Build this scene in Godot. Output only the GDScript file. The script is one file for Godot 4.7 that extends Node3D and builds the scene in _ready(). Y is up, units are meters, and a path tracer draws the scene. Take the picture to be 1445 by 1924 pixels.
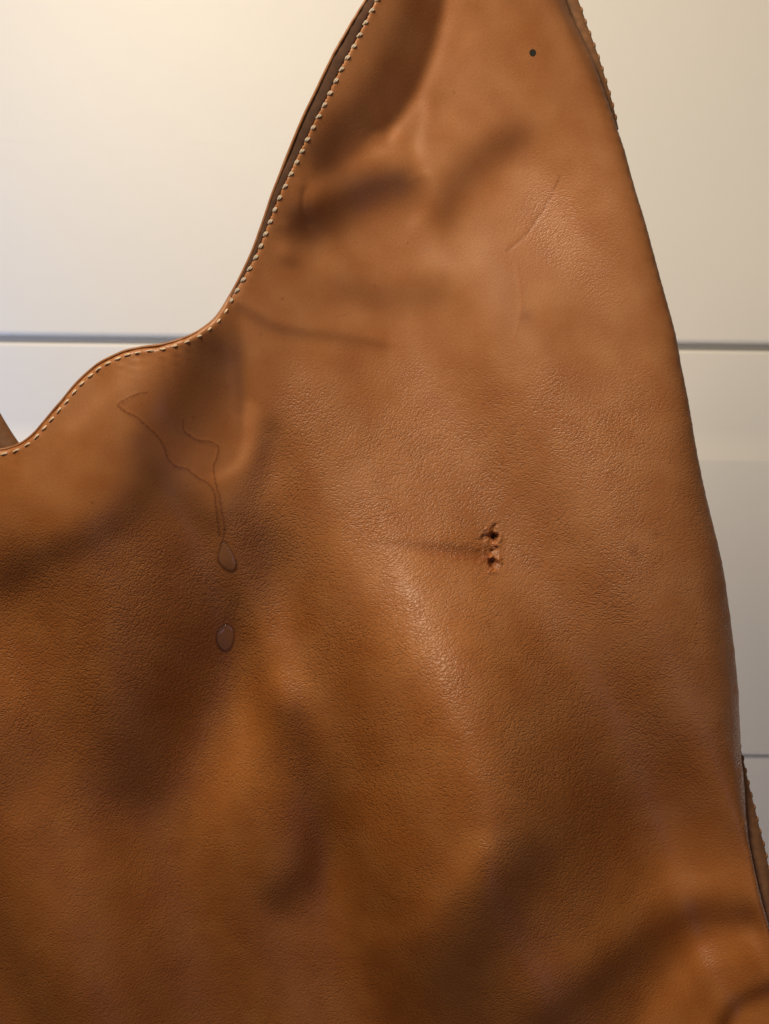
extends Node3D
# Close-up of a tan leather shoulder bag in front of white drawers.
# Lengths on the bag are thought of in "pt": 1 pt = 0.2 mm; x to the right, y down, z (relief) towards the viewer.

const S := 0.0002
const CX := 722.5
const CY := 962.0
const DIST := 0.60            # camera to the bag's mean plane, metres
const KEY_POS := Vector3(-0.24, 0.58, 0.38)
const KEY_E := 0.72
const KEY_AIM := Vector3(0.28, -0.15, 0.0)

var rng := RandomNumberGenerator.new()
var ragged := FastNoiseLite.new()

func _ready() -> void:
	rng.seed = 7
	ragged.seed = 2
	ragged.frequency = 0.055
	var cam := Camera3D.new()
	cam.name = "camera"
	cam.position = Vector3(0, 0, DIST)
	cam.near = 0.02
	cam.far = 20.0
	var at := CameraAttributesPhysical.new()
	at.frustum_near = 0.02
	at.frustum_far = 20.0
	at.frustum_focus_distance = DIST - 0.006
	at.frustum_focal_length = 12.0 / (CY * S / DIST)
	at.exposure_aperture = 11.0
	cam.attributes = at
	add_child(cam)
	cam.current = true

	var env := Environment.new()
	env.background_mode = Environment.BG_COLOR
	env.background_color = Color(1.0, 0.88, 0.74)
	env.background_energy_multiplier = 0.115
	env.tonemap_mode = Environment.TONE_MAPPER_LINEAR
	env.tonemap_exposure = 1.0
	env.sdfgi_enabled = true
	env.ssao_enabled = true
	env.ssil_enabled = true
	var we := WorldEnvironment.new()
	we.name = "environment"
	we.environment = env
	add_child(we)

	area_lamp("warm_lamp", KEY_POS, KEY_AIM, Vector2(0.22, 0.22), Color(1.0, 0.915, 0.79), KEY_E)
	area_lamp("cool_window_light", Vector3(0.22, -0.50, 0.60), Vector3(0.02, -0.12, 0.0), Vector2(0.12, 0.3), Color(0.68, 0.72, 1.0), 0.022)

	area_lamp("cool_side_fill", Vector3(-0.60, -0.04, -0.12), Vector3(-0.28, 0.06, -0.32), Vector2(0.2, 0.3), Color(0.30, 0.62, 0.95), 0.16)  # unseen fill, added to cool the left of the drawers
	area_lamp("right_drawer_fill", Vector3(0.52, -0.34, -0.23), Vector3(0.22, -0.20, -0.32), Vector2(0.12, 0.4), Color(1.0, 0.97, 0.95), 0.045)  # fill without a known source, added to brighten the lower right drawers

	var pool := SpotLight3D.new()  # spot added out of view for the bright pool on the drawers
	pool.name = "added_warm_spot"
	pool.light_color = Color(1.0, 0.95, 0.86)
	pool.light_energy = 0.010
	pool.spot_angle = 34.0
	pool.spot_angle_attenuation = 1.0
	pool.spot_range = 3.0
	pool.spot_attenuation = 2.0
	pool.light_size = 0.05
	pool.shadow_enabled = true
	add_child(pool)
	pool.look_at_from_position(Vector3(-0.32, 0.42, 0.02), Vector3(-0.07, 0.24, -0.32), Vector3.UP)

	build_dresser()
	build_bag()
	build_drops()

func area_lamp(called: String, from: Vector3, to: Vector3, size: Vector2, col: Color, energy: float) -> void:
	var l := AreaLight3D.new()
	l.name = called
	l.area_size = size
	l.light_color = col
	l.light_energy = energy
	l.set("area_range", 6.0)
	l.shadow_enabled = true
	add_child(l)
	l.look_at_from_position(from, to, Vector3.UP)

# ------------------------------------------------------------------ helpers
func pos(x: float, y: float, z: float) -> Vector3:
	return Vector3((x - CX) * S, (CY - y) * S, z * S)

func lin(r: float, g: float, b: float) -> Color:
	return Color(r, g, b).linear_to_srgb()

func part(called: String, mesh: Mesh, mat: Material, parent: Node3D) -> MeshInstance3D:
	var m := MeshInstance3D.new()
	m.name = called
	m.mesh = mesh
	m.material_override = mat
	parent.add_child(m, true)
	return m

func smooth(a: float, b: float, x: float) -> float:
	var t := clampf((x - a) / (b - a), 0.0, 1.0)
	return t * t * (3.0 - 2.0 * t)

func pl(xy: Array) -> PackedVector2Array:
	var p := PackedVector2Array()
	for i in range(0, xy.size(), 2):
		p.append(Vector2(xy[i], xy[i + 1]))
	return p

func rounded(p: PackedVector2Array, step: float) -> PackedVector2Array:
	# a Catmull-Rom curve through the points, then even spacing
	var fine := PackedVector2Array()
	for i in range(p.size() - 1):
		var a := p[maxi(i - 1, 0)]
		var b := p[i]
		var c := p[i + 1]
		var d := p[mini(i + 2, p.size() - 1)]
		for k in 12:
			fine.append(b.cubic_interpolate(c, a, d, k / 12.0))
	fine.append(p[p.size() - 1])
	var out := PackedVector2Array([fine[0]])
	var need := step
	for i in range(1, fine.size()):
		var a := fine[i - 1]
		var b := fine[i]
		var l := a.distance_to(b)
		while l >= need and l > 0.0:
			a = a.lerp(b, need / l)
			out.append(a)
			l = a.distance_to(b)
			need = step
		need -= l
	if out[out.size() - 1].distance_to(p[p.size() - 1]) > step * 0.3:
		out.append(p[p.size() - 1])
	return out

# ------------------------------------------------------------------ outlines of the bag
func left_edge() -> PackedVector2Array:
	return pl([838, -420, 800, -260, 765, -150, 722, -60, 690.6, 0, 663, 45, 638.7, 86, 614.5, 131, 593.7, 173, 573, 214, 554, 256, 538, 294, 524.5, 329, 510.7, 363, 498.6, 398,
		486.5, 432, 475, 464, 461, 495, 446, 526, 429, 557, 411, 588, 391, 610, 363, 630, 332, 643, 304, 650.5, 277, 654, 242, 660, 214, 671, 187, 684.5, 162.6, 703.6, 142, 724,
		121, 750, 100, 774.5, 79.6, 799, 59, 821, 38, 835, 15, 843, -20, 847, -70, 843, -130, 820, -200, 770, -260, 690, -310, 580])

func right_edge() -> PackedVector2Array:
	return pl([960, -420, 1000, -260, 1040, -100, 1072.5, 0, 1088, 35, 1104.7, 70.7, 1121, 104, 1138, 150, 1154.6, 197.5, 1165, 228, 1180.5, 272, 1191, 312, 1204.5, 360, 1220, 410,
		1251, 525, 1277, 620, 1288, 680, 1302, 750, 1317, 840, 1332, 915, 1343, 962, 1367, 1062, 1382, 1162, 1394, 1262, 1399.5, 1337, 1404, 1437, 1409.5, 1487, 1414.5, 1562,
		1427, 1637, 1443, 1707, 1470, 1800, 1500, 1924, 1515, 2050, 1500, 2180, 1430, 2290, 1300, 2350])

var outline := PackedVector2Array()
var le := PackedVector2Array()
var re := PackedVector2Array()

# distance inside the outline (negative outside), kept on a coarse lattice
const SH := 16.0
const SX0 := -640.0
const SY0 := -480.0
const SNX := 142
const SNY := 184
var sdf := PackedFloat32Array()

func make_sdf() -> void:
	le = rounded(left_edge(), 14.0)
	re = rounded(right_edge(), 20.0)
	var r := re.duplicate()
	for q in pl([900, 2380, 400, 2390, 0, 2360, -300, 2260, -480, 2050, -520, 1750, -500, 1400, -460, 1000, -440, 700, -400, 560]):
		r.append(q)
	var l2 := le.duplicate()
	l2.reverse()
	r.append_array(l2)
	outline = r
	var n := r.size()
	sdf.resize(SNX * SNY)
	for j in SNY:
		var y := SY0 + j * SH
		for i in SNX:
			var x := SX0 + i * SH
			var best := 1e12
			var inside := false
			var ax := r[n - 1].x
			var ay := r[n - 1].y
			for k in n:
				var b := r[k]
				var bx := b.x
				var by := b.y
				if (ay > y) != (by > y) and x < (bx - ax) * (y - ay) / (by - ay) + ax:
					inside = not inside
				var ex := bx - ax
				var ey := by - ay
				var t := clampf(((x - ax) * ex + (y - ay) * ey) / (ex * ex + ey * ey + 1e-9), 0.0, 1.0)
				var dx := x - ax - t * ex
				var dy := y - ay - t * ey
				var d := dx * dx + dy * dy
				if d < best:
					best = d
				ax = bx
				ay = by
			sdf[j * SNX + i] = sqrt(best) * (1.0 if inside else -1.0)

func sd(x: float, y: float) -> float:
	var u := clampf((x - SX0) / SH, 0.0, SNX - 1.001)
	var v := clampf((y - SY0) / SH, 0.0, SNY - 1.001)
	var i := int(u)
	var j := int(v)
	u -= i
	v -= j
	var k := j * SNX + i
	return lerpf(lerpf(sdf[k], sdf[k + 1], u), lerpf(sdf[k + SNX], sdf[k + SNX + 1], u), v)

# ------------------------------------------------------------------ the folds
# Brightness of each stretch of leather, read off by eye; the relief is shaped to shade alike.
const BX0 := -240.0
const BY0 := -240.0
var tone_rows: Array = []
var strokes: Array = []

func row(v: Array) -> void:
	tone_rows.append(v)

func stroke(xy: Array, wl: float, wr: float, amp: float) -> void:
	strokes.append([pl(xy), wl, wr, amp])

func fold_list() -> void:
	# every 120 pt across (x = 0 .. 1440) and down (y = 0 .. 1920)
	row([150, 150, 150, 150, 150, 140, 112, 150, 156, 148, 145, 140, 140])
	row([150, 150, 150, 150, 150, 130, 112, 156, 154, 148, 145, 140, 140])
	row([150, 150, 150, 150, 150, 140, 150, 158, 150, 156, 145, 140, 140])
	row([150, 150, 150, 150, 150, 140, 140, 155, 158, 172, 150, 140, 140])
	row([150, 150, 150, 150, 155, 160, 162, 165, 160, 162, 150, 140, 140])
	row([150, 150, 150, 160, 162, 160, 160, 165, 156, 148, 150, 140, 140])
	row([148, 148, 150, 104, 158, 160, 164, 160, 150, 146, 150, 135, 130])
	row([146, 148, 138, 108, 152, 155, 165, 160, 150, 150, 145, 132, 125])
	row([138, 140, 112, 92, 138, 162, 170, 162, 146, 142, 135, 126, 120])
	row([92, 102, 108, 80, 122, 160, 175, 170, 152, 145, 132, 118, 112])
	row([126, 122, 92, 78, 134, 152, 166, 178, 152, 134, 122, 112, 108])
	row([138, 110, 78, 98, 140, 142, 156, 160, 142, 130, 116, 106, 105])
	row([100, 98, 78, 128, 136, 108, 150, 150, 130, 116, 106, 104, 104])
	row([108, 122, 88, 120, 118, 90, 150, 136, 112, 100, 102, 114, 116])
	row([112, 118, 106, 108, 98, 88, 140, 112, 96, 106, 126, 138, 140])
	row([110, 110, 102, 98, 98, 104, 118, 90, 104, 110, 100, 120, 130])
	row([108, 105, 97, 96, 100, 104, 94, 86, 98, 90, 104, 138, 132])
	# folds and dents: centre line, half width to its left and right hand, strength
	stroke([800, -80, 780, 20, 745, 105, 690, 190, 640, 240, 605, 285], 46, 38, -0.55)
	stroke([834, -80, 823, 0, 801, 80, 776, 145, 746, 195, 715, 228], 10, 44, -0.58)
	stroke([858, -80, 846, 0, 824, 80, 798, 145, 768, 195, 740, 228], 16, 10, 0.3)
	stroke([740, 240, 722, 262, 673, 288, 628, 312, 592, 345, 578, 375], 17, 17, 0.22)
	stroke([566, 405, 606, 388, 650, 362, 695, 341, 755, 326], 30, 42, -0.5)
	stroke([565, 350, 570, 380, 566, 410], 8, 8, -0.2)
	stroke([528, 456, 530, 460], 13, 13, 0.16)
	stroke([535, 486, 545, 488], 14, 14, -0.14)
	stroke([802, 180, 786, 262], 12, 12, 0.14)
	stroke([790, 280, 808, 325, 804, 370, 780, 400], 12, 12, 0.1)
	stroke([975, 238, 920, 275, 868, 330, 838, 395], 42, 40, -0.22)
	stroke([650, 535, 740, 545, 825, 538], 40, 38, -0.2)
	stroke([440, 572, 480, 592, 510, 608, 560, 618, 640, 625, 720, 636], 10, 16, -0.16)
	stroke([425, 600, 440, 640, 445, 700, 447, 765], 10, 7, -0.16)
	stroke([455, 600, 470, 660, 475, 720], 18, 18, 0.08)
	stroke([385, 655, 370, 700, 350, 745, 330, 790], 62, 58, -0.55)
	stroke([335, 650, 270, 692, 200, 747, 140, 800], 18, 18, 0.09)
	stroke([466, 760, 462, 820, 448, 862, 418, 888, 398, 896], 13, 12, 0.3)
	stroke([505, 800, 490, 850, 462, 915, 440, 960], 24, 24, -0.2)
	stroke([275, 830, 300, 880, 335, 940, 390, 990], 38, 30, -0.34)
	stroke([0, 1090, 80, 1050, 170, 1015, 250, 960, 285, 890], 40, 34, -0.38)
	stroke([470, 1020, 455, 1080, 415, 1160, 360, 1250, 305, 1350, 262, 1430, 240, 1500], 64, 76, -0.44)
	stroke([490, 1310, 462, 1380, 425, 1460, 372, 1560], 46, 46, 0.18)
	stroke([538, 1370, 552, 1420, 572, 1500, 588, 1600, 570, 1690, 515, 1740], 46, 46, -0.42)
	stroke([700, 1500, 690, 1600, 640, 1700], 40, 40, 0.12)
	stroke([890, 1550, 830, 1640, 775, 1735, 700, 1805], 26, 26, 0.26)
	stroke([975, 1590, 900, 1720, 850, 1850], 60, 60, -0.25)
	stroke([1405, 1728, 1300, 1752, 1200, 1790, 1100, 1845, 1020, 1910], 42, 42, -0.3)
	stroke([1420, 1780, 1330, 1825, 1250, 1890, 1200, 1960], 30, 30, 0.32)
	stroke([1460, 1860, 1400, 1905, 1350, 1970], 22, 22, -0.35)
	stroke([1400, 1650, 1250, 1690, 1100, 1745, 960, 1810], 30, 30, 0.1)
	stroke([650, 560, 600, 660, 560, 760], 40, 40, 0.05)
	stroke([0, 1560, 60, 1500, 110, 1420], 40, 40, 0.15)
	stroke([800, 1130, 830, 1180], 70, 70, 0.06)
	# (out of the frame) big soft folds going on
	stroke([-300, 1300, 100, 2100], 90, 90, -0.25)
	stroke([300, 2300, 800, 2060], 80, 80, 0.2)

func lin_tone(v: float) -> float:
	return pow(v / 255.0, 2.2)

func cub(a: float, b: float, c: float, d: float, t: float) -> float:
	# uniform cubic B-spline
	var u := 1.0 - t
	return (u * u * u * a + (3.0 * t * t * t - 6.0 * t * t + 4.0) * b + (-3.0 * t * t * t + 3.0 * t * t + 3.0 * t + 1.0) * c + t * t * t * d) / 6.0

func tone_at(gx: float, gy: float) -> float:
	var i := int(floor(gx))
	var j := int(floor(gy))
	var tx := gx - i
	var ty := gy - j
	var col := [0.0, 0.0, 0.0, 0.0]
	for k in 4:
		var r: Array = tone_rows[clampi(j - 1 + k, 0, 16)]
		col[k] = cub(r[clampi(i - 1, 0, 12)], r[clampi(i, 0, 12)], r[clampi(i + 1, 0, 12)], r[clampi(i + 2, 0, 12)], tx)
	return cub(col[0], col[1], col[2], col[3], ty)

func apply_strokes(f: PackedFloat32Array, nx: int, ny: int, h: float) -> void:
	for s in strokes:
		var p: PackedVector2Array = rounded(s[0], 12.0)
		var wl: float = s[1]
		var wr: float = s[2]
		var reach := 2.2 * maxf(wl, wr)
		var lo := p[0]
		var hi := p[0]
		for q in p:
			lo = lo.min(q)
			hi = hi.max(q)
		for j in range(maxi(0, int((lo.y - reach - BY0) / h)), mini(ny - 1, int((hi.y + reach - BY0) / h)) + 1):
			for i in range(maxi(0, int((lo.x - reach - BX0) / h)), mini(nx - 1, int((hi.x + reach - BX0) / h)) + 1):
				var c := Vector2(BX0 + i * h, BY0 + j * h)
				var best := 1e12
				var side := 0.0
				for k in range(p.size() - 1):
					var e := p[k + 1] - p[k]
					var t := clampf((c - p[k]).dot(e) / e.length_squared(), 0.0, 1.0)
					var d := c.distance_squared_to(p[k] + e * t)
					if d < best:
						best = d
						side = e.cross(c - p[k])
				var w := wr if side > 0.0 else wl
				f[j * nx + i] *= 1.0 + clampf(s[3] * 1.65, -0.88, 1.0) * exp(-best / (w * w))

# relief, on a lattice of h = 8 pt
var RH := 8.0
var RNX := 0
var RNY := 0
var relief := PackedFloat32Array()

func solve_level(h: float, z0: PackedFloat32Array, n0x: int, n0y: int, steps: int) -> PackedFloat32Array:
	var nx := int(2000.0 / h) + 1
	var ny := int(2440.0 / h) + 1
	var n := nx * ny
	RNX = nx
	RNY = ny
	RH = h
	var tone := PackedFloat32Array()
	tone.resize(n)
	for j in ny:
		var y := BY0 + j * h
		for i in nx:
			tone[j * nx + i] = (1.0 + 0.22 * smooth(1250.0, 1700.0, y)) * 0.26 * pow(lin_tone(tone_at((BX0 + i * h) / 120.0, y / 120.0)) / 0.26, 1.25)
	apply_strokes(tone, nx, ny, h)
	var lx := PackedFloat32Array()
	var ly := PackedFloat32Array()
	var q := PackedFloat32Array()
	var w := PackedFloat32Array()
	var em := PackedFloat32Array()
	var z := PackedFloat32Array()
	for a in [lx, ly, q, w, em, z]:
		a.resize(n)
	var aim := (KEY_POS - KEY_AIM).normalized()
	for j in ny:
		for i in nx:
			var k := j * nx + i
			var x := BX0 + i * h
			var y := BY0 + j * h
			var l := KEY_POS - pos(x, y, 0.0)
			var d2 := l.length_squared()
			l = l.normalized()
			var e := KEY_E * l.dot(aim) / d2
			var d := sd(x, y)
			# outgoing red light = albedo * (ambient + e * n.l)
			var nl := clampf((tone[k] / ALBEDO_R - AMB) / e, -0.12, 0.97)
			lx[k] = -l.x / h
			ly[k] = -l.y / h       # y runs down here
			q[k] = nl - l.z
			w[k] = 1.0 if d > 6.0 else 0.0
			em[k] = 0.0000003 if d > 16.0 else 0.0003
			if n0x > 0:
				var u := minf(i * 0.5, n0x - 1.001)
				var v := minf(j * 0.5, n0y - 1.001)
				var iu := int(u)
				var iv := int(v)
				var kk := iv * n0x + iu
				z[k] = lerpf(lerpf(z0[kk], z0[kk + 1], u - iu), lerpf(z0[kk + n0x], z0[kk + n0x + 1], u - iu), v - iv)
	var l1 := 0.004 / (h * h)
	var l2 := 0.16 / (h * h * h * h)
	# A z = b by conjugate gradients; A = D'WD + l1 G'G + l2 (second differences) + em
	var b := PackedFloat32Array()
	b.resize(n)
	for j in range(1, ny - 1):
		for i in range(1, nx - 1):
			var k := j * nx + i
			var g := w[k] * q[k] * 0.5
			b[k + 1] += g * lx[k]
			b[k - 1] -= g * lx[k]
			b[k + nx] -= g * ly[k]
			b[k - nx] += g * ly[k]
	var az := mul(z, nx, ny, lx, ly, w, em, l1, l2)
	var r := PackedFloat32Array()
	r.resize(n)
	var rr := 0.0
	for k in n:
		r[k] = b[k] - az[k]
		rr += r[k] * r[k]
	var p := r.duplicate()
	for it in steps:
		var ap := mul(p, nx, ny, lx, ly, w, em, l1, l2)
		var pap := 0.0
		for k in n:
			pap += p[k] * ap[k]
		if pap < 1e-20:
			break
		var al := rr / pap
		var rn := 0.0
		for k in n:
			z[k] += al * p[k]
			var v := r[k] - al * ap[k]
			r[k] = v
			rn += v * v
		var be := rn / rr
		rr = rn
		for k in n:
			p[k] = r[k] + be * p[k]
	return z

func mul(z: PackedFloat32Array, nx: int, ny: int, lx: PackedFloat32Array, ly: PackedFloat32Array, w: PackedFloat32Array, em: PackedFloat32Array, l1: float, l2: float) -> PackedFloat32Array:
	var o := PackedFloat32Array()
	o.resize(nx * ny)
	for j in range(1, ny - 1):
		var k := j * nx
		for i in range(1, nx - 1):
			k = j * nx + i
			var c := z[k]
			var e := z[k + 1]
			var s := z[k + nx]
			if w[k] > 0.0:
				var a := lx[k]
				var bb := ly[k]
				var g := 0.25 * (a * (e - z[k - 1]) - bb * (s - z[k - nx]))
				var ga := g * a
				var gb := g * bb
				o[k + 1] += ga
				o[k - 1] -= ga
				o[k + nx] -= gb
				o[k - nx] += gb
			var lap := l2 * (4.0 * c - e - z[k - 1] - s - z[k - nx])
			var gx := l1 * (e - c) + 0.0
			var gy := l1 * (s - c)
			o[k] += em[k] * c - gx - gy + 4.0 * lap
			o[k + 1] += gx - lap
			o[k - 1] -= lap
			o[k + nx] += gy - lap
			o[k - nx] -= lap
	return o

const ALBEDO_R := 0.365
const AMB := 0.15

func make_relief() -> void:
	fold_list()
	var z := solve_level(32.0, PackedFloat32Array(), 0, 0, 300)
	z = solve_level(16.0, z, RNX, RNY, 150)
	z = solve_level(8.0, z, RNX, RNY, 100)
	relief = z

func fall(x: float, y: float) -> float:
	# the leather rolls over to the back along the right-hand and bottom sides, and less along the stitched edge
	var d := sd(x, y)
	if d > 70.0:
		return 0.0
	d = maxf(d, 0.0)
	var under := 0.0
	if x > 400.0 and x < 860.0 and y < 545.0:
		# turned under the dark edge strip
		var w := edge_width(y)
		under = -16.0 * smooth(w + 4.0, w - 1.0, d) * smooth(545.0, 500.0, y)
	if x > 900.0 or y > 1300.0:
		var R := 70.0
		return -0.6 * (R - sqrt(maxf(0.0, R * R - (R - d) * (R - d))))
	var R2 := 22.0 if x > 430.0 else 12.0
	if d > R2:
		return under
	return under - 0.45 * (R2 - sqrt(maxf(0.0, R2 * R2 - (R2 - d) * (R2 - d))))

func small_relief(x: float, y: float) -> float:
	var z := 0.0
	if x > 860.0 and x < 1000.0 and y > 960.0 and y < 1110.0:
		# two torn punctures joined by a tear, with ragged lips
		x += 7.0 * ragged.get_noise_2d(x * 1.0, y)
		y += 7.0 * ragged.get_noise_2d(x + 500.0, y)
		z -= 11.0 * exp(-pow(Vector2(x - 932, (y - 1010) * 0.7).length() / 6.0, 2.6))
		z -= 7.0 * exp(-pow(Vector2(x - 926, (y - 1058) * 0.75).length() / 8.5, 2.2))
		z -= 3.5 * exp(-pow((x - 934) / 5.0, 2.0)) * exp(-pow((y - 993) / 6.0, 2.0))
		z -= 4.5 * exp(-pow((x - 914 + (y - 1011) * 0.4) / 11.0, 2.0)) * exp(-pow((y - 1012) / 5.0, 2.0))
		z -= 5.0 * exp(-pow((x - 925) / 9.0, 2.0)) * exp(-pow((y - 1035) / 5.0, 2.0))
		z -= 3.2 * exp(-pow((x - 928 - 2.0 * sin(y * 0.3)) / 6.0, 2.0)) * smooth(985.0, 1000.0, y) * smooth(1082.0, 1068.0, y)
		z += 5.0 * exp(-pow(Vector2((x - 936) * 0.5, y - 1027).length() / 3.6, 2.0))
		z += 6.0 * exp(-pow(Vector2((x - 924) * 0.45, y - 1047).length() / 3.0, 2.0))
		z += 4.5 * exp(-pow(Vector2((x - 941), (y - 1052) * 0.5).length() / 3.4, 2.0))
		z += 4.5 * exp(-pow(Vector2((x - 927) * 0.5, y - 1074).length() / 3.8, 2.0))
		z += 3.5 * exp(-pow(Vector2((x - 920), (y - 998) * 0.5).length() / 3.8, 2.0))
		z += 3.0 * exp(-pow(Vector2((x - 944), (y - 1012) * 0.5).length() / 3.6, 2.0))
		z -= 4.0 * exp(-pow(Vector2((x - 924), (y - 1035) * 0.8).length() / 34.0, 2.0))
	if x > 680.0 and x < 930.0 and y > 1000.0 and y < 1090.0:
		# the shallow drag mark leading to them
		var t := (x - 700.0) / 215.0
		z -= 5.0 * smooth(-0.1, 0.9, t) * (1.0 - smooth(0.95, 1.06, t)) * exp(-pow((y - 1020 - 26.0 * t) / (8.0 + 9.0 * t), 2.0))
	if x > 545.0 and x < 720.0 and y > 330.0 and y < 440.0:
		z -= 1.2 * crease(x, y, crease_c, 3.6)
	if x > 940.0 and x < 1080.0 and y > 300.0 and y < 480.0:
		z -= 0.7 * crease(x, y, crease_a, 3.0)
	if x > 940.0 and x < 1010.0 and y > 470.0 and y < 660.0:
		z += 0.4 * crease(x, y, crease_b, 3.0)
	if x > 220.0 and x < 420.0 and y > 730.0 and y < 1010.0:
		# edge of the dried wet patch, slightly swollen
		z += 0.6 * maxf(crease(x, y, tide_a, 3.0), crease(x, y, tide_b, 3.0))
	return z

var crease_a := pl([1058, 318, 1042, 356, 1020, 392, 998, 424, 975, 446, 955, 462])
var crease_c := pl([574, 344, 568, 366, 567, 388, 572, 406, 584, 418])
var crease_b := pl([972, 480, 980, 530, 982, 570, 974, 612, 966, 640])
var tide_a := pl([280, 739, 258, 744, 226, 761, 241, 776, 257, 783, 276, 800, 293, 816, 305, 837, 311, 857, 325, 875, 346, 880, 363, 895, 381, 904, 395, 921, 399, 956, 401, 982, 403, 1010])
var tide_b := pl([343, 787, 343, 808, 366, 825, 387, 827, 404, 837, 402, 857, 395, 875, 398, 898, 405, 927, 410, 962, 414, 994, 410, 1014])

func crease(x: float, y: float, p: PackedVector2Array, w: float) -> float:
	var c := Vector2(x, y)
	var best := 1e12
	var along := 0.0
	for k in range(p.size() - 1):
		var e := p[k + 1] - p[k]
		var t := clampf((c - p[k]).dot(e) / e.length_squared(), 0.0, 1.0)
		var d := c.distance_squared_to(p[k] + e * t)
		if d < best:
			best = d
			along = (k + t) / (p.size() - 1)
	if best > 9.0 * w * w:
		return 0.0
	return exp(-best / (w * w)) * smooth(0.0, 0.12, along) * smooth(1.0, 0.88, along)

func relief_at(x: float, y: float) -> float:
	var gx := clampf((x - BX0) / RH, 1.0, RNX - 3.001)
	var gy := clampf((y - BY0) / RH, 1.0, RNY - 3.001)
	var i := int(gx)
	var j := int(gy)
	var tx := gx - i
	var v := PackedFloat32Array([0, 0, 0, 0])
	for k in 4:
		var o := (j - 1 + k) * RNX + i
		v[k] = cub(relief[o - 1], relief[o], relief[o + 1], relief[o + 2], tx)
	return cub(v[0], v[1], v[2], v[3], gy - j)

func surface_z(x: float, y: float) -> float:
	return relief_at(x, y) + fall(x, y) + small_relief(x, y)

# ------------------------------------------------------------------ leather
const TX0 := -110.0
const TY0 := -63.0
const TW := 1660.0
const TH := 2150.0
const PW := 1244
const PH := 1610

func amp_of_grain(x: float, y: float) -> float:
	# the pebble shows where the leather is slack, and is stretched flat near the strap
	var from := lerpf(880.0, 590.0, smooth(400.0, 560.0, x))
	var a := 0.07 + 0.93 * smooth(from, from + 240.0, y)
	a *= 1.0 - 0.35 * smooth(1400.0, 1700.0, y)
	a *= 1.0 - 0.45 * smooth(1150.0, 1330.0, x)
	a *= 1.0 - 0.6 * exp(-(pow((x - 330) / 90.0, 2.0) + pow((y - 830) / 110.0, 2.0)))
	a *= 1.0 - 0.6 * exp(-(pow((x - 120) / 150.0, 2.0) + pow((y - 800) / 120.0, 2.0)))
	a += 0.45 * exp(-(pow((x - 1050) / 90.0, 2.0) + pow((y - 400) / 90.0, 2.0)))
	a += 0.35 * exp(-(pow((x - 1120) / 60.0, 2.0) + pow((y - 520) / 90.0, 2.0)))
	for c in [Vector2(416, 1054), Vector2(406, 1212)]:
		a *= 1.0 - 0.97 * exp(-pow(Vector2(x - c.x, (y - c.y) * 0.75).length() / 25.0, 6.0))
	return clampf(a, 0.02, 1.15)

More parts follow.
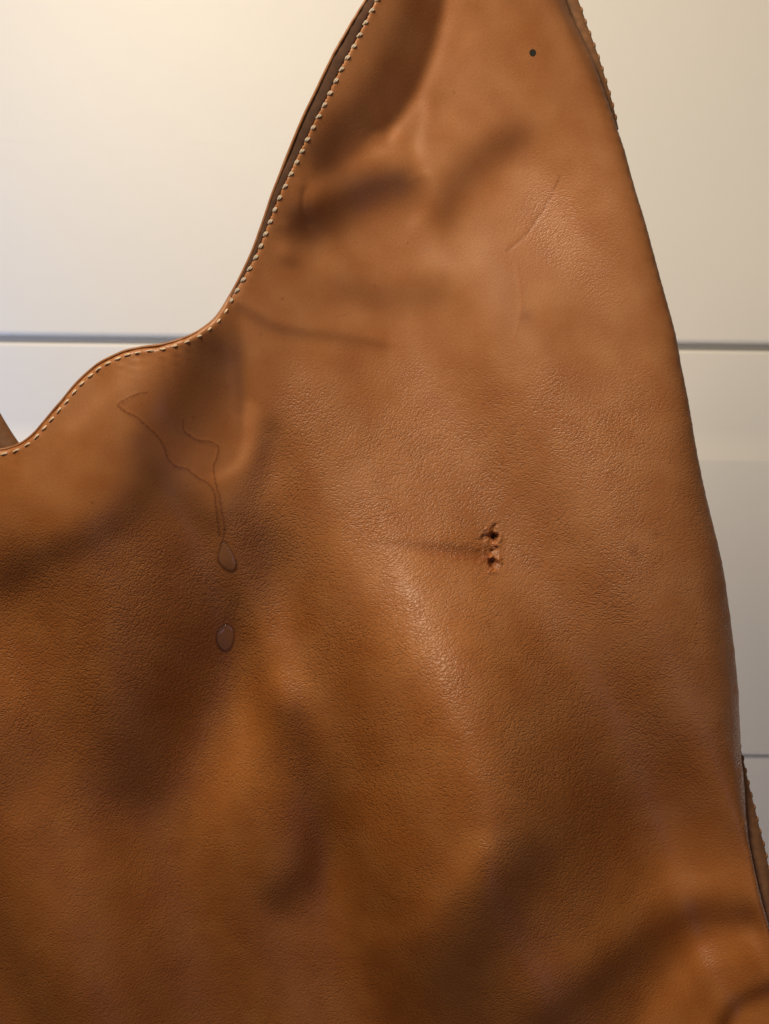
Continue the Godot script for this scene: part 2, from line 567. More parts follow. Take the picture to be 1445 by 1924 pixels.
func make_leather() -> StandardMaterial3D:
	var wave := FastNoiseLite.new()
	wave.seed = 11
	wave.noise_type = FastNoiseLite.TYPE_SIMPLEX_SMOOTH
	wave.fractal_type = FastNoiseLite.FRACTAL_NONE
	wave.frequency = 0.094
	var ridge := FastNoiseLite.new()
	ridge.seed = 5
	ridge.noise_type = FastNoiseLite.TYPE_SIMPLEX
	ridge.fractal_type = FastNoiseLite.FRACTAL_RIDGED
	ridge.fractal_octaves = 2
	ridge.frequency = 0.05
	var big := FastNoiseLite.new()
	big.seed = 21
	big.noise_type = FastNoiseLite.TYPE_SIMPLEX
	big.frequency = 0.0035
	big.fractal_octaves = 3
	var blot := FastNoiseLite.new()
	blot.seed = 33
	blot.noise_type = FastNoiseLite.TYPE_SIMPLEX
	blot.frequency = 0.012
	blot.fractal_octaves = 4
	var fine := FastNoiseLite.new()
	fine.seed = 44
	fine.noise_type = FastNoiseLite.TYPE_SIMPLEX
	fine.frequency = 0.16
	fine.fractal_octaves = 2
	var hb := PackedByteArray()
	hb.resize(PW * PH)
	var cb := PackedByteArray()
	cb.resize(PW * PH * 3)
	var gb := PackedByteArray()
	gb.resize(PW * PH)
	# slow fields on a small lattice: strength and the turn of the wrinkles
	var k := 0
	var amps := PackedFloat32Array()
	var turn := PackedFloat32Array()
	var mott := PackedFloat32Array()
	var tint := PackedFloat32Array()
	var step := 12
	var mx := PW / step + 2
	for jj in PH / step + 2:
		for ii in mx:
			var x := TX0 + ii * step * TW / PW
			var y := TY0 + jj * step * TH / PH
			amps.append(amp_of_grain(x, y) * (1.0 + 0.35 * big.get_noise_2d(x * 1.7 + 900.0, y * 1.7)))
			# share of the steep wrinkles: mostly in the left half
			turn.append(clampf(0.5 + 0.9 * big.get_noise_2d(x + 300.0, y + 3000.0) + 0.35 * smooth(800.0, 300.0, x) - 0.35 * smooth(700.0, 1000.0, x), 0.0, 1.0))
			# more orange low on the left, duller towards the strap
			tint.append(clampf(smooth(700.0, 1700.0, y + 0.5 * (600.0 - x)) + 0.25 * blot.get_noise_2d(x * 0.6, y * 0.6 + 777.0), 0.0, 1.0))
			mott.append(big.get_noise_2d(x * 1.3, y * 1.3) * 0.5 + blot.get_noise_2d(x, y) * 0.5)
	for j in PH:
		var y := TY0 + (j + 0.5) * TH / PH
		var fj := float(j) / step
		var j0 := int(fj)
		fj -= j0
		for i in PW:
			var x := TX0 + (i + 0.5) * TW / PW
			var fi := float(i) / step
			var i0 := int(fi)
			fi -= i0
			var o := j0 * mx + i0
			var a := lerpf(lerpf(amps[o], amps[o + 1], fi), lerpf(amps[o + mx], amps[o + mx + 1], fi), fj)
			var t := lerpf(lerpf(turn[o], turn[o + 1], fi), lerpf(turn[o + mx], turn[o + mx + 1], fi), fj)
			var m := lerpf(lerpf(mott[o], mott[o + 1], fi), lerpf(mott[o + mx], mott[o + mx + 1], fi), fj)
			var dd := lerpf(lerpf(tint[o], tint[o + 1], fi), lerpf(tint[o + mx], tint[o + mx + 1], fi), fj)
			t = smooth(0.35, 0.65, t)
			var g := 0.0
			if t < 1.0:
				# wrinkles that run almost level, long and wavy
				var u := x * 0.62 - y * 0.05
				var v := y * 1.12 + x * 0.12
				g += (1.0 - t) * minf(minf(absf(wave.get_noise_2d(u, v)) * 3.4, absf(wave.get_noise_2d(v + 3000.0, u * 1.1)) * 4.2), 0.9)
			if t > 0.0:
				# wrinkles that rise to the right
				var u := x * 0.58 - y * 0.36
				var v := x * 0.52 + y * 0.92
				g += t * minf(minf(absf(wave.get_noise_2d(u + 700.0, v)) * 3.4, absf(wave.get_noise_2d(v, u * 1.15 + 5000.0)) * 4.2), 0.9)
			# g: 0 in the furrow, more on the pebble
			g = g / 0.9
			g = g * (2.0 - g)
			var f := fine.get_noise_2d(x, y)
			var r := ridge.get_noise_2d(x * 0.8, y)
			var h := 0.5 + a * 0.24 * (g - 0.6) + (0.006 + 0.02 * a) * f + 0.03 * a * r
			hb[k] = clampi(int(h * 255.0), 0, 255)
			# colour of the leather itself: mottled dye, paler worn pebbles, darker furrows
			var v := 1.0 + 0.08 * m + 0.03 * f + 0.10 * a * (g - 0.75)
			cb[k * 3] = clampi(int(190.0 * v), 0, 255)
			cb[k * 3 + 1] = clampi(int(190.0 * v * (1.0 + 0.05 * m) * (1.04 - 0.075 * dd)), 0, 255)
			cb[k * 3 + 2] = clampi(int(190.0 * v * (1.0 + 0.10 * m) * (1.16 - 0.34 * dd)), 0, 255)
			gb[k] = clampi(int(255.0 * (0.82 + 0.12 * m - 0.22 * a * (g - 0.7) + 0.10 * f)), 0, 255)
			k += 1
	var colour := Image.create_from_data(PW, PH, false, Image.FORMAT_RGB8, cb)
	var gloss := Image.create_from_data(PW, PH, false, Image.FORMAT_L8, gb)
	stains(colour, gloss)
	var height := Image.create_from_data(PW, PH, false, Image.FORMAT_L8, hb)
	height.convert(Image.FORMAT_RGBA8)
	height.bump_map_to_normal_map(3.5)
	var mat := StandardMaterial3D.new()
	mat.resource_name = "tan_leather"
	# dye measured so that texture grey (190) times this is the leather
	mat.albedo_color = Color(0.825, 0.530, 0.295)
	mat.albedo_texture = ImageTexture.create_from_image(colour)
	mat.roughness = 0.55
	mat.roughness_texture = ImageTexture.create_from_image(gloss)
	mat.roughness_texture_channel = BaseMaterial3D.TEXTURE_CHANNEL_RED
	mat.metallic_specular = 0.46
	mat.normal_enabled = true
	mat.normal_texture = ImageTexture.create_from_image(height)
	mat.normal_scale = 1.0
	return mat

func tx(x: float) -> float:
	return (x - TX0) / TW * PW

func ty(y: float) -> float:
	return (y - TY0) / TH * PH

func dab(im: Image, x: float, y: float, r: float, c: Color, a: float, soft := 1.0) -> void:
	# a soft round dab laid over the picture
	var px := tx(x)
	var py := ty(y)
	var pr := r * PW / TW
	for j in range(maxi(0, int(py - pr * 2.0)), mini(PH - 1, int(py + pr * 2.0) + 1)):
		for i in range(maxi(0, int(px - pr * 2.0)), mini(PW - 1, int(px + pr * 2.0) + 1)):
			var d := (Vector2(i + 0.5 - px, j + 0.5 - py)).length() / pr
			var w := a * exp(-pow(d, 2.0 * soft) * 1.2)
			if w > 0.004:
				im.set_pixel(i, j, im.get_pixel(i, j).lerp(Color(c, 1.0), w))

func line_dabs(im: Image, p: PackedVector2Array, r: float, c: Color, a: float, wob: float) -> void:
	for q in rounded(p, maxf(r * 0.9, 1.3)):
		dab(im, q.x + rng.randf_range(-wob, wob), q.y + rng.randf_range(-wob, wob), r * rng.randf_range(0.8, 1.25), c, a * rng.randf_range(0.5, 1.1))

func stains(colour: Image, gloss: Image) -> void:
	var dark := Color8(92, 70, 62)
	# wet patch: a smooth film, its pale sheen mixed into the colour, with a dark tide line
	var film := tide_a.duplicate()
	var other := tide_b.duplicate()
	other.reverse()
	film.append_array(other)
	film.append_array(pl([330, 770, 305, 752]))
	for j in range(int(ty(725)), int(ty(1010))):
		for i in range(int(tx(215)), int(tx(425))):
			var q := Vector2(TX0 + i * TW / PW, TY0 + j * TH / PH)
			q += Vector2(ragged.get_noise_2d(q.x * 2.0, q.y * 2.0), ragged.get_noise_2d(q.x * 2.0, q.y * 2.0 + 400.0)) * 7.0
			if Geometry2D.is_point_in_polygon(q, film):
				var w := 0.55 + 0.45 * ragged.get_noise_2d(q.x, q.y + 90.0)
				colour.set_pixel(i, j, colour.get_pixel(i, j).lerp(Color8(180, 178, 198), 0.6 * w))
				gloss.set_pixel(i, j, gloss.get_pixel(i, j).lerp(Color8(104, 104, 104), 0.75 * w))
	line_dabs(colour, tide_a, 1.5, dark, 0.30, 1.2)
	line_dabs(colour, tide_b, 1.4, dark, 0.30, 1.2)
	# wet leather under each drop; the drop's own shading painted darker towards the bottom
	for q in [[418, 1066, 9], [406, 1224, 10]]:
		dab(colour, q[0], q[1], q[2], Color8(150, 138, 130), 0.35, 1.5)
		dab(gloss, q[0], q[1], q[2], Color8(120, 120, 120), 0.5, 1.5)
	# each drop's dark refracted outline, painted into the leather colour along its rim
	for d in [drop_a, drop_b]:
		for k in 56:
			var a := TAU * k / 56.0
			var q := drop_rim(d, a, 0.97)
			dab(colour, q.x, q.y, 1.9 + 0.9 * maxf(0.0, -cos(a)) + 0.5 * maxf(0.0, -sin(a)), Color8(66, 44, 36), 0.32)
	line_dabs(colour, pl([430, 1120, 427, 1140, 418, 1160, 414, 1178]), 5.0, Color8(176, 172, 186), 0.22, 1.5)
	line_dabs(colour, pl([437, 1124, 434, 1142, 426, 1160, 423, 1182]), 1.2, dark, 0.25, 1.2)
	line_dabs(colour, pl([423, 1122, 418, 1142, 408, 1162, 404, 1184]), 1.2, dark, 0.22, 1.2)
	# soft mauve-grey streak under the strap, and smaller scuffs
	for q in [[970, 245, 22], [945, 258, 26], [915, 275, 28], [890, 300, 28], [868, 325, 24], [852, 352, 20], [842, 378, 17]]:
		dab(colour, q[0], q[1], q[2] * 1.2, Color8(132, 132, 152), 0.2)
	for q in [[1185, 1032, 10], [1190, 1040, 6], [1228, 1003, 6], [990, 590, 14], [1005, 1420, 3], [1012, 1432, 4]]:
		dab(colour, q[0], q[1], q[2], Color8(130, 120, 118), 0.3)
	# fine scratches
	line_dabs(colour, crease_b, 1.4, Color8(222, 215, 210), 0.22, 0.4)
	line_dabs(colour, crease_a, 2.0, Color8(120, 104, 96), 0.20, 0.6)
	line_dabs(colour, pl([786, 470, 812, 466, 836, 476]), 1.5, Color8(215, 208, 200), 0.15, 0.5)
	for n in 34:
		# hairline handling marks
		var a := Vector2(rng.randf_range(480, 1330), rng.randf_range(150, 1850))
		var dir := Vector2.from_angle(rng.randf_range(-0.9, 0.9)) * rng.randf_range(12, 46)
		line_dabs(colour, PackedVector2Array([a, a + dir * 0.5 + Vector2(rng.randf_range(-4, 4), rng.randf_range(-4, 4)), a + dir]), 1.1, Color8(128, 112, 102) if n % 2 else Color8(214, 206, 198), rng.randf_range(0.06, 0.2), 0.5)
	for n in 90:
		dab(colour, rng.randf_range(0, 1420), rng.randf_range(100, 1900), rng.randf_range(1.4, 3.0), Color8(110, 98, 92), rng.randf_range(0.1, 0.4))
	# raw torn fibres and scuffed dye at the punctures; the drag mark's shading painted brown
	for n in 26:
		var t := n / 25.0
		dab(colour, lerpf(705.0, 915.0, t), lerpf(1022.0, 1046.0, t) + rng.randf_range(-3, 3), 8.0 + 9.0 * t, Color8(138, 112, 96), 0.05 + 0.12 * t)
	for n in 46:
		dab(colour, 927.0 + rng.randf_range(-13, 13), 1034.0 + rng.randf_range(-42, 42), rng.randf_range(2.0, 5.0), Color8(120, 92, 76) if n % 3 else Color8(226, 212, 196), rng.randf_range(0.2, 0.5))
	dab(colour, 932, 1010, 6.5, Color8(72, 50, 40), 0.8, 1.6)  # pits coloured darker, raised lips below paler
	dab(colour, 934, 1004, 4.0, Color8(80, 56, 44), 0.6)
	dab(colour, 926, 1058, 7.0, Color8(100, 74, 58), 0.6, 1.4)
	dab(colour, 923, 1062, 4.0, Color8(76, 54, 42), 0.7)
	dab(colour, 924, 1047, 4.5, Color8(238, 226, 212), 0.55)
	dab(colour, 937, 1027, 4.0, Color8(238, 226, 212), 0.5)
	dab(colour, 928, 1074, 5.0, Color8(236, 224, 208), 0.5)
	dab(colour, 941, 1053, 3.5, Color8(236, 224, 208), 0.5)

func plain_leather(r: float, g: float, b: float, rough: float) -> StandardMaterial3D:
	var n := FastNoiseLite.new()
	n.seed = 3
	n.frequency = 0.03
	n.fractal_octaves = 4
	var im := n.get_image(256, 256, false, false, false)
	im.convert(Image.FORMAT_RGB8)
	im.adjust_bcs(0.45, 0.35, 1.0)
	im.adjust_bcs(2.0, 1.0, 1.0)
	var m := StandardMaterial3D.new()
	m.albedo_color = lin(r, g, b)
	m.albedo_texture = ImageTexture.create_from_image(im)
	m.uv1_triplanar = true
	m.uv1_scale = Vector3(30, 30, 30)
	m.roughness = rough
	return m

# ------------------------------------------------------------------ sheets cut along the outline
func lines(pairs: Array) -> PackedFloat32Array:
	# grid lines: [from, to, step] stretches laid end to end
	var out := PackedFloat32Array()
	for p in pairs:
		var n := int(ceil((p[1] - p[0]) / p[2]))
		for i in n:
			out.append(p[0] + (p[1] - p[0]) * i / n)
	out.append(pairs[pairs.size() - 1][1])
	return out

func sheet(xs: PackedFloat32Array, ys: PackedFloat32Array, back: bool) -> ArrayMesh:
	var nx := xs.size()
	var ny := ys.size()
	var ids := PackedInt32Array()
	ids.resize(nx * ny)
	ids.fill(-1)
	var verts := PackedVector3Array()
	var uvs := PackedVector2Array()
	for j in ny:
		for i in nx:
			var x := xs[i]
			var y := ys[j]
			var d := sd(x, y)
			var cell := maxf(xs[mini(i + 1, nx - 1)] - xs[maxi(i - 1, 0)], ys[mini(j + 1, ny - 1)] - ys[maxi(j - 1, 0)]) * 0.75
			if d < -cell:
				continue
			if d < 0.0:
				# pull the vertex back onto the edge
				var g := Vector2(sd(x + 4.0, y) - sd(x - 4.0, y), sd(x, y + 4.0) - sd(x, y - 4.0)).normalized()
				x -= g.x * d
				y -= g.y * d
				d = 0.0
			var z := 0.0
			if back:
				z = minf(-8.0 - 130.0 * smooth(0.0, 1.0, d / 330.0), relief_at(x, y) - 4.0 - 36.0 * smooth(0.0, 60.0, d)) - 0.6 * (70.0 if x > 900.0 or y > 1300.0 else 12.0) * smooth(60.0, 0.0, d)
			else:
				z = surface_z(x, y)
			ids[j * nx + i] = verts.size()
			verts.append(pos(x, y, z))
			uvs.append(Vector2((x - TX0) / TW, (y - TY0) / TH))
	var idx := PackedInt32Array()
	for j in ny - 1:
		for i in nx - 1:
			var a := ids[j * nx + i]
			var b := ids[j * nx + i + 1]
			var c := ids[(j + 1) * nx + i]
			var d := ids[(j + 1) * nx + i + 1]
			if (i + j) % 2 == 0:
				tri(idx, a, b, d, back)
				tri(idx, a, d, c, back)
			else:
				tri(idx, a, b, c, back)
				tri(idx, b, d, c, back)
	return finish(verts, uvs, idx)

func tri(idx: PackedInt32Array, a: int, b: int, c: int, flip: bool) -> void:
	if a < 0 or b < 0 or c < 0:
		return
	idx.append(a)
	if flip:
		idx.append(c)
		idx.append(b)
	else:
		idx.append(b)
		idx.append(c)

func finish(verts: PackedVector3Array, uvs: PackedVector2Array, idx: PackedInt32Array, tangents := true) -> ArrayMesh:
	var arr := []
	arr.resize(Mesh.ARRAY_MAX)
	arr[Mesh.ARRAY_VERTEX] = verts
	if uvs.size():
		arr[Mesh.ARRAY_TEX_UV] = uvs
	arr[Mesh.ARRAY_INDEX] = idx
	var st := SurfaceTool.new()
	st.create_from_arrays(arr)
	st.generate_normals()
	if uvs.size() and tangents:
		st.generate_tangents()
	return st.commit()

# a strip swept along a line: profile = [outward offset, z] pairs, closed
func sweep(p: PackedVector2Array, zs: PackedFloat32Array, profile: Array, widths: PackedFloat32Array) -> ArrayMesh:
	var verts := PackedVector3Array()
	var idx := PackedInt32Array()
	var m := profile.size()
	var ends := p.size()
	for i in ends:
		var t := (p[mini(i + 1, ends - 1)] - p[maxi(i - 1, 0)]).normalized()
		var nrm := Vector2(t.y, -t.x)
		for k in m:
			var o: Vector2 = profile[k] * widths[i]
			var q := p[i] + nrm * o.x
			verts.append(pos(q.x, q.y, zs[i] + o.y))
	for i in ends - 1:
		for k in m:
			var k2 := (k + 1) % m
			idx.append_array(PackedInt32Array([i * m + k, i * m + k2, (i + 1) * m + k, i * m + k2, (i + 1) * m + k2, (i + 1) * m + k]))
	for k in range(1, m - 1):
		idx.append_array(PackedInt32Array([0, k + 1, k]))
		idx.append_array(PackedInt32Array([(ends - 1) * m, (ends - 1) * m + k, (ends - 1) * m + k + 1]))
	return finish(verts, PackedVector2Array(), idx)

func oval_profile(rx: float, rz: float, n: int) -> Array:
	var out := []
	for k in n:
		var a := -TAU * k / n
		out.append(Vector2(cos(a) * rx, sin(a) * rz))
	return out

func stitch_mesh(seed_n: int) -> ArrayMesh:
	# one stitch of twisted thread: two plies that wind round each other, thin at both ends where they enter the leather
	var r := RandomNumberGenerator.new()
	r.seed = seed_n
	var verts := PackedVector3Array()
	var idx := PackedInt32Array()
	var n := 7
	var m := 6
	for s in 2:
		var base := verts.size()
		for i in n:
			var t := i / float(n - 1)
			var u := t * 2.0 - 1.0
			var fat := 0.35 + 0.65 * sqrt(maxf(0.0, 1.0 - u * u))
			var a := t * 2.6 + s * PI + 0.4 * seed_n
			var c := Vector3(u * 7.5, sin(a) * 1.3, cos(a) * 0.4 + 0.5 - 1.7 * u * u)
			for k in m:
				var b := TAU * k / m
				verts.append((c + Vector3(0, cos(b) * 2.3 * fat, sin(b) * 1.3 * fat)) * S)
		for i in n - 1:
			for k in m:
				var k2 := (k + 1) % m
				var q := base + i * m
				idx.append_array(PackedInt32Array([q + k, q + m + k, q + k2, q + k2, q + m + k, q + m + k2]))
		for k in range(1, m - 1):
			idx.append_array(PackedInt32Array([base, base + k, base + k + 1]))
			idx.append_array(PackedInt32Array([base + (n - 1) * m, base + (n - 1) * m + k + 1, base + (n - 1) * m + k]))
	return finish(verts, PackedVector2Array(), idx)

func build_bag() -> void:
	make_sdf()
	make_relief()
	var bag := Node3D.new()
	bag.name = "leather_bag"
	bag.set_meta("label", "tan leather shoulder bag with pale edge stitching, soft folds, a torn puncture and wet spots")
	bag.set_meta("category", "bag")
	add_child(bag)
	var leather := make_leather()
	var xs := lines([[-560, -100, 24], [-100, -60, 8], [-60, 220, 4], [220, 440, 3], [440, 880, 4], [880, 960, 1.8], [960, 1450, 4], [1450, 1560, 8]])
	var ys := lines([[-440, -80, 20], [-80, 0, 8], [0, 730, 4], [730, 980, 3], [980, 1085, 1.8], [1085, 2050, 4], [2050, 2100, 8], [2100, 2420, 24]])
	part("front_panel", sheet(xs, ys, false), leather, bag)
	var bxs := lines([[-560, 1560, 20]])
	var bys := lines([[-440, 2420, 20]])
	part("back_panel", sheet(bxs, bys, true), plain_leather(0.30, 0.125, 0.045, 0.6), bag)

	# the far side's handle rising behind the opening, cut off by the left border of the picture
	var horn := rounded(pl([5, 910, -18, 868, -40, 835, -64, 795, -109, 715, -160, 600, -220, 470]), 8.0)
	var hz := PackedFloat32Array()
	var hw := PackedFloat32Array()
	for q in horn:
		hz.append(-70.0)
		hw.append(1.0)
	part("rear_handle", sweep(horn, hz, [Vector2(-52, -6), Vector2(-52, 5), Vector2(-20, 9), Vector2(2, 6), Vector2(8, 0), Vector2(2, -6)], hw), plain_leather(0.24, 0.10, 0.035, 0.6), bag)

	# stitched edge on the left: rolled tan lip, the cut edge inside it with its shade painted dark, then the thread
	var edge := rounded(left_edge(), 6.0)
	var zs := PackedFloat32Array()
	var ones := PackedFloat32Array()
	var dw := PackedFloat32Array()
	for q in edge:
		var g := Vector2(sd(q.x + 5, q.y) - sd(q.x - 5, q.y), sd(q.x, q.y + 5) - sd(q.x, q.y - 5)).normalized()
		zs.append(relief_at(q.x + g.x * 8.0, q.y + g.y * 8.0) - (8.0 if q.x > 430.0 else 9.0))
		ones.append(1.0)
	part("edge_lip", sweep(edge, zs, oval_profile(3.2, 5.0, 10), ones), plain_leather(0.42, 0.17, 0.055, 0.5), bag)
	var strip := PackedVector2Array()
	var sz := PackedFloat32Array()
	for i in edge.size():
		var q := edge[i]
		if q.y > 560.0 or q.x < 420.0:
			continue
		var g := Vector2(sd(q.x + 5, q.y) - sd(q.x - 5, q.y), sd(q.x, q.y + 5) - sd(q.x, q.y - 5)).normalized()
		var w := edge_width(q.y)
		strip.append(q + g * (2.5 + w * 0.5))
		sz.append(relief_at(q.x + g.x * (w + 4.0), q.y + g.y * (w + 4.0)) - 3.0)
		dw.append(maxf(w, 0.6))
	part("dark_edge_strip", sweep(strip, sz, oval_profile(0.55, 0.12, 12), dw), plain_leather(0.115, 0.048, 0.022, 0.85), bag)  # cut edge, its turned-away shade put into the dark colour

	var thread := StandardMaterial3D.new()
	thread.albedo_color = lin(0.46, 0.39, 0.31)
	thread.roughness = 0.8
	var thread_tan := thread.duplicate()
	thread_tan.albedo_color = lin(0.72, 0.56, 0.40)
	var kinds := [stitch_mesh(1), stitch_mesh(2), stitch_mesh(3)]
	var run := rounded(left_edge(), 1.0)
	var since := 0.0
	for i in range(1, run.size() - 1):
		var q := run[i]
		since += 1.0
		var gap := 23.5 if q.x > 420.0 else 21.5
		if since < gap or q.y < -70.0 or q.x < -60.0:
			continue
		since = rng.randf_range(-1.2, 1.2)
		var g := Vector2(sd(q.x + 5, q.y) - sd(q.x - 5, q.y), sd(q.x, q.y + 5) - sd(q.x, q.y - 5)).normalized()
		var off := edge_width(q.y) + 5.5 if q.x > 420.0 else 9.0
		var c := q + g * off
		var t := (run[i + 1] - run[i - 1]).normalized()
		var m := part("stitch", kinds[rng.randi() % 3], thread if q.x > 420.0 else thread_tan, bag)
		var slant := -0.36 + rng.randf_range(-0.14, 0.14) if q.x > 420.0 else rng.randf_range(-0.1, 0.1)
		m.position = pos(c.x, c.y, surface_z(c.x + g.x * 3.0, c.y + g.y * 3.0) + (1.0 if q.x > 420.0 else 1.0))
		m.rotation = Vector3(0, 0, atan2(-t.y, t.x) + slant)
		m.scale = Vector3(0.85, 1.0, 0.9)
		if q.x < 420.0:
			m.scale = Vector3(0.9, 0.6, 0.8)

	# the raw side seam that shows past the rolled edge, at the strap and low on the right
	var seam_mat := plain_leather(0.36, 0.17, 0.075, 0.7)
	var seam_thread := StandardMaterial3D.new()
	seam_thread.albedo_color = lin(0.26, 0.13, 0.06)
	seam_thread.roughness = 0.85
	side_seam(pl([978, -400, 1018, -250, 1062, -95, 1097, 0, 1106, 27, 1117, 56, 1126, 81, 1134, 104, 1144, 137, 1152, 164, 1160, 195, 1168, 230]), seam_mat, seam_thread, bag)
	side_seam(pl([1398, 1400, 1408, 1442, 1417, 1482, 1428, 1527, 1439, 1572, 1450, 1615, 1466, 1700, 1492, 1800, 1522, 1924, 1535, 2050]), seam_mat, seam_thread, bag)
	# small punched hole near the strap: a flat disc coloured with the hole's shade
	var hole := CylinderMesh.new()
	hole.top_radius = 6.6 * S
	hole.bottom_radius = 6.4 * S
	hole.height = 2.0 * S
	hole.radial_segments = 20
	hole.rings = 1
	var black := StandardMaterial3D.new()
	black.albedo_color = lin(0.012, 0.012, 0.010)
	black.roughness = 0.9
	var hm := part("hole_shade_disc", hole, black, bag)
	var up := Vector3(-(surface_z(1008, 93) - surface_z(998, 93)) / 10.0, (surface_z(1003, 98) - surface_z(1003, 88)) / 10.0, 1.0).normalized()
	var side := up.cross(Vector3(0, 1, 0)).normalized()
	hm.basis = Basis(side, up, side.cross(up))
	hm.position = pos(1003, 93, surface_z(1003, 93)) - up * 0.6 * S

func edge_width(y: float) -> float:
	return 12.0 + 8.0 * smooth(-20.0, 90.0, y) - 13.5 * smooth(190.0, 450.0, y) - 5.5 * smooth(440.0, 560.0, y)

func side_seam(p: PackedVector2Array, mat: Material, thread: Material, bag: Node3D) -> void:
	var line := rounded(p, 6.0)
	var zs := PackedFloat32Array()
	var ones := PackedFloat32Array()
	for q in line:
		zs.append(-58.0)
		ones.append(1.0)
	part("side_seam", sweep(line, zs, [Vector2(2.5, 3), Vector2(2.5, -3), Vector2(0, -6), Vector2(-34, -8), Vector2(-34, 12), Vector2(0, 6)], ones), mat, bag)
	var kind := stitch_mesh(9)
	var n := 0
	for i in range(2, line.size() - 2, 4):
		var t := (line[i + 1] - line[i - 1]).normalized()
		var m := part("stitch", kind, thread, bag)
		m.position = pos(line[i].x + t.y * 2.0, line[i].y - t.x * 2.0, -55.0)
		m.rotation = Vector3(0, 0, atan2(-t.y, t.x) - 0.18)
		m.scale = Vector3(0.9, 0.75, 1.3)
		n += 1

# ------------------------------------------------------------------ water
# [middle, half width, reach upwards, reach downwards, sideways lean of the top, thickness]
var drop_a := [Vector2(416, 1054), 18.5, 36.0, 23.0, -0.2, 3.4]
var drop_b := [Vector2(406, 1212), 18.0, 27.0, 27.0, 0.05, 3.2]

func drop_rim(d: Array, a: float, t: float) -> Vector2:
	var sx := sin(a)
	var sy := cos(a)               # +1 = top of the drop
	var w: float = d[1]
	if d[2] > d[3]:
		w *= 1.0 - 0.45 * smooth(-0.2, 1.0, sy)
	var lump := 1.0 + 0.05 * sin(2.0 * a + 0.6) + 0.035 * sin(3.0 * a + d[1])
	return d[0] + Vector2(sx * w + d[4] * sy * d[2], -sy * (d[2] if sy > 0.0 else d[3])) * t * lump

func drop_mesh(d: Array) -> ArrayMesh:
	var verts := PackedVector3Array()
	var idx := PackedInt32Array()
	var rings := 14
	var n := 40
	for r in rings + 1:
		var t := r / float(rings)          # 0 at the crown, 1 at the rim
		for k in n:
			var q := drop_rim(d, TAU * k / n, t)
			var dome: float = d[5] * pow(maxf(0.0, 1.0 - pow(t, 3.0)), 0.55)
			verts.append(pos(q.x, q.y, surface_z(q.x, q.y) + dome - (1.2 if r == rings else 0.0)))
	for k in n:
		verts.append(pos(d[0].x, d[0].y, surface_z(d[0].x, d[0].y) - 2.5))
	for r in rings + 1:
		for k in n:
			var k2 := (k + 1) % n
			var q := r * n
			idx.append_array(PackedInt32Array([q + k, q + n + k, q + k2, q + k2, q + n + k, q + n + k2]))
	return finish(verts, PackedVector2Array(), idx)

func build_drops() -> void:
	var water := StandardMaterial3D.new()
	water.albedo_color = Color(1, 1, 1, 0.02)
	water.roughness = 0.07
	water.metallic_specular = 0.42
	water.transparency = BaseMaterial3D.TRANSPARENCY_ALPHA
	var a := MeshInstance3D.new()
	a.name = "water_drop"
	a.mesh = drop_mesh(drop_a)
	a.material_override = water
	a.set_meta("label", "teardrop-shaped water drop at the lower end of the wet trail on the tan leather")
	a.set_meta("category", "water drop")
	a.set_meta("group", "water drops on the bag")
	add_child(a, true)
	var b := MeshInstance3D.new()
	b.name = "water_drop_001"
	b.mesh = drop_mesh(drop_b)
	b.material_override = water
	b.set_meta("label", "oval water drop alone on the dark fold below the teardrop-shaped drop")
	b.set_meta("category", "water drop")
	b.set_meta("group", "water drops on the bag")
	add_child(b, true)

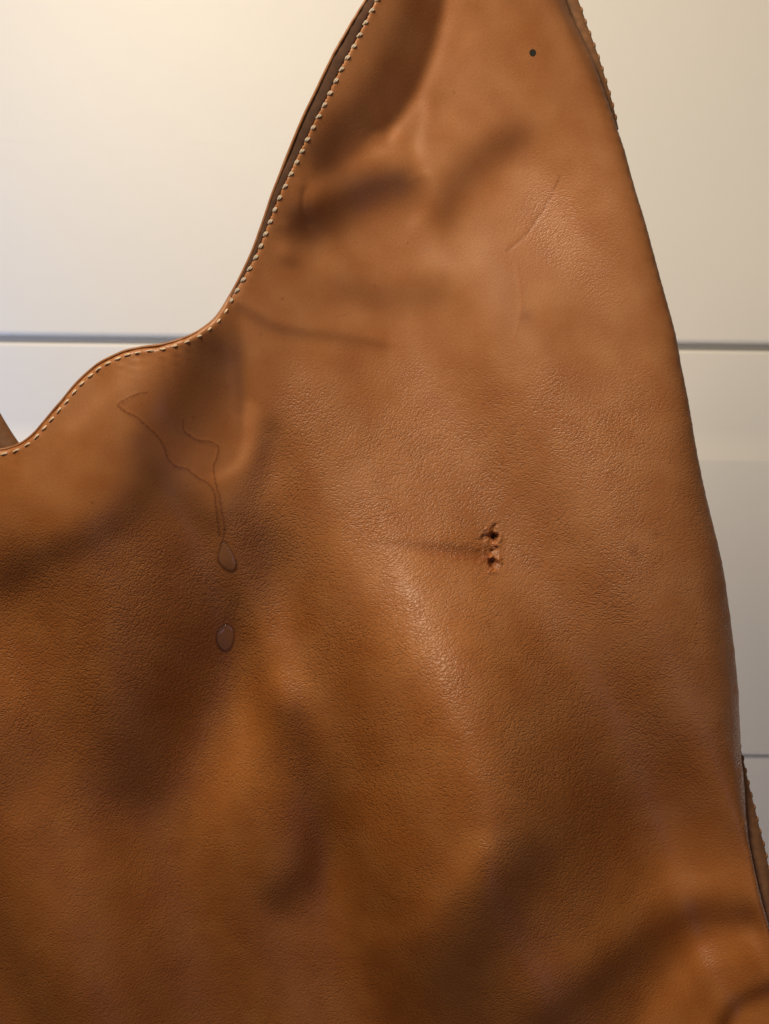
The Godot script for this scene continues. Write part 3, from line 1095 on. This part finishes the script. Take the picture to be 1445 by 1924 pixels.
# ------------------------------------------------------------------ the drawers behind
func front(w: float, h: float, lip: float) -> ArrayMesh:
	# one drawer front: its section swept sideways, edges eased; one of them has a gentle swell added at the height lip to catch a light band
	var p := PackedVector2Array()   # (y, z)
	var e := 0.002
	var proud := 0.0
	p.append_array([Vector2(h, -0.007), Vector2(h, -e), Vector2(h - e * 0.3, -e * 0.3), Vector2(h - e, 0.0)])
	if lip > 0.0:
		# below it the front stands a little prouder
		for k in 9:
			var t := k / 8.0
			p.append(Vector2(lip + 0.018 * (1.0 - t), 0.003 * t * t * (1.5 - 0.5 * t)))
		proud = 0.003
	p.append_array([Vector2(e, proud), Vector2(e * 0.3, proud - e * 0.3), Vector2(0, proud - e), Vector2(0, -0.007)])
	var st := SurfaceTool.new()
	st.begin(Mesh.PRIMITIVE_TRIANGLES)
	var n := p.size()
	for k in n:
		var a := p[k]
		var b := p[(k + 1) % n]
		st.set_smooth_group(0 if lip > 0.0 and k >= 4 and k < 12 else -1)
		var v0 := Vector3(-w / 2, a.x, a.y)
		var v1 := Vector3(w / 2, a.x, a.y)
		var v2 := Vector3(w / 2, b.x, b.y)
		var v3 := Vector3(-w / 2, b.x, b.y)
		for v in [v0, v1, v2, v0, v2, v3]:
			st.add_vertex(v)
	for s in [-1.0, 1.0]:
		st.set_smooth_group(-1)
		for k in range(1, n - 1):
			var tri3 := [p[0], p[k], p[k + 1]] if s < 0 else [p[0], p[k + 1], p[k]]
			for v in tri3:
				st.add_vertex(Vector3(s * w / 2, v.x, v.y))
	st.generate_normals()
	return st.commit()

func build_dresser() -> void:
	var paint := StandardMaterial3D.new()
	paint.albedo_color = lin(0.88, 0.88, 0.845)
	paint.roughness = 0.48
	var n := FastNoiseLite.new()
	n.seed = 8
	n.frequency = 0.02
	n.fractal_octaves = 3
	var im := n.get_image(256, 256, false, false, true)
	im.convert(Image.FORMAT_RGBA8)
	im.bump_map_to_normal_map(0.6)
	paint.normal_enabled = true
	paint.normal_texture = ImageTexture.create_from_image(im)
	paint.normal_scale = 0.25
	paint.uv1_triplanar = true
	paint.uv1_scale = Vector3(9, 9, 9)
	var inner := StandardMaterial3D.new()
	inner.albedo_color = lin(0.7, 0.7, 0.7)
	inner.roughness = 0.7
	var d := Node3D.new()
	d.name = "chest_of_drawers"
	d.set_meta("label", "white chest of drawers with flat fronts and thin gaps, out of focus behind the bag")
	d.set_meta("category", "chest of drawers")
	d.position = Vector3(0, 0, -0.32)
	d.rotation_degrees = Vector3(0, 0, -0.66)
	add_child(d)
	# 1 pt of the picture is this many metres at the fronts
	var u := S * (DIST + 0.32) / DIST
	var bounds := [[-1500.0, 637.0], [651.0, 1409.5], [1412.5, 2100.0], [2110.0, 2800.0]]
	var k := 0
	for b in bounds:
		var h: float = (b[1] - b[0]) * u
		var f := part("drawer_front", front(1.3, h, (1408.0 - 857.0) * u if k == 1 else 0.0), paint, d)
		f.position = Vector3(0.03, (CY - b[1]) * u, 0)
		k += 1
	var box := BoxMesh.new()
	box.size = Vector3(1.296, 4310 * u, 0.36)
	var body := part("carcass", box, inner, d)
	body.position = Vector3(0.03, (CY - (-1505.0 + 2155.0)) * u, -0.18 - 0.0075)
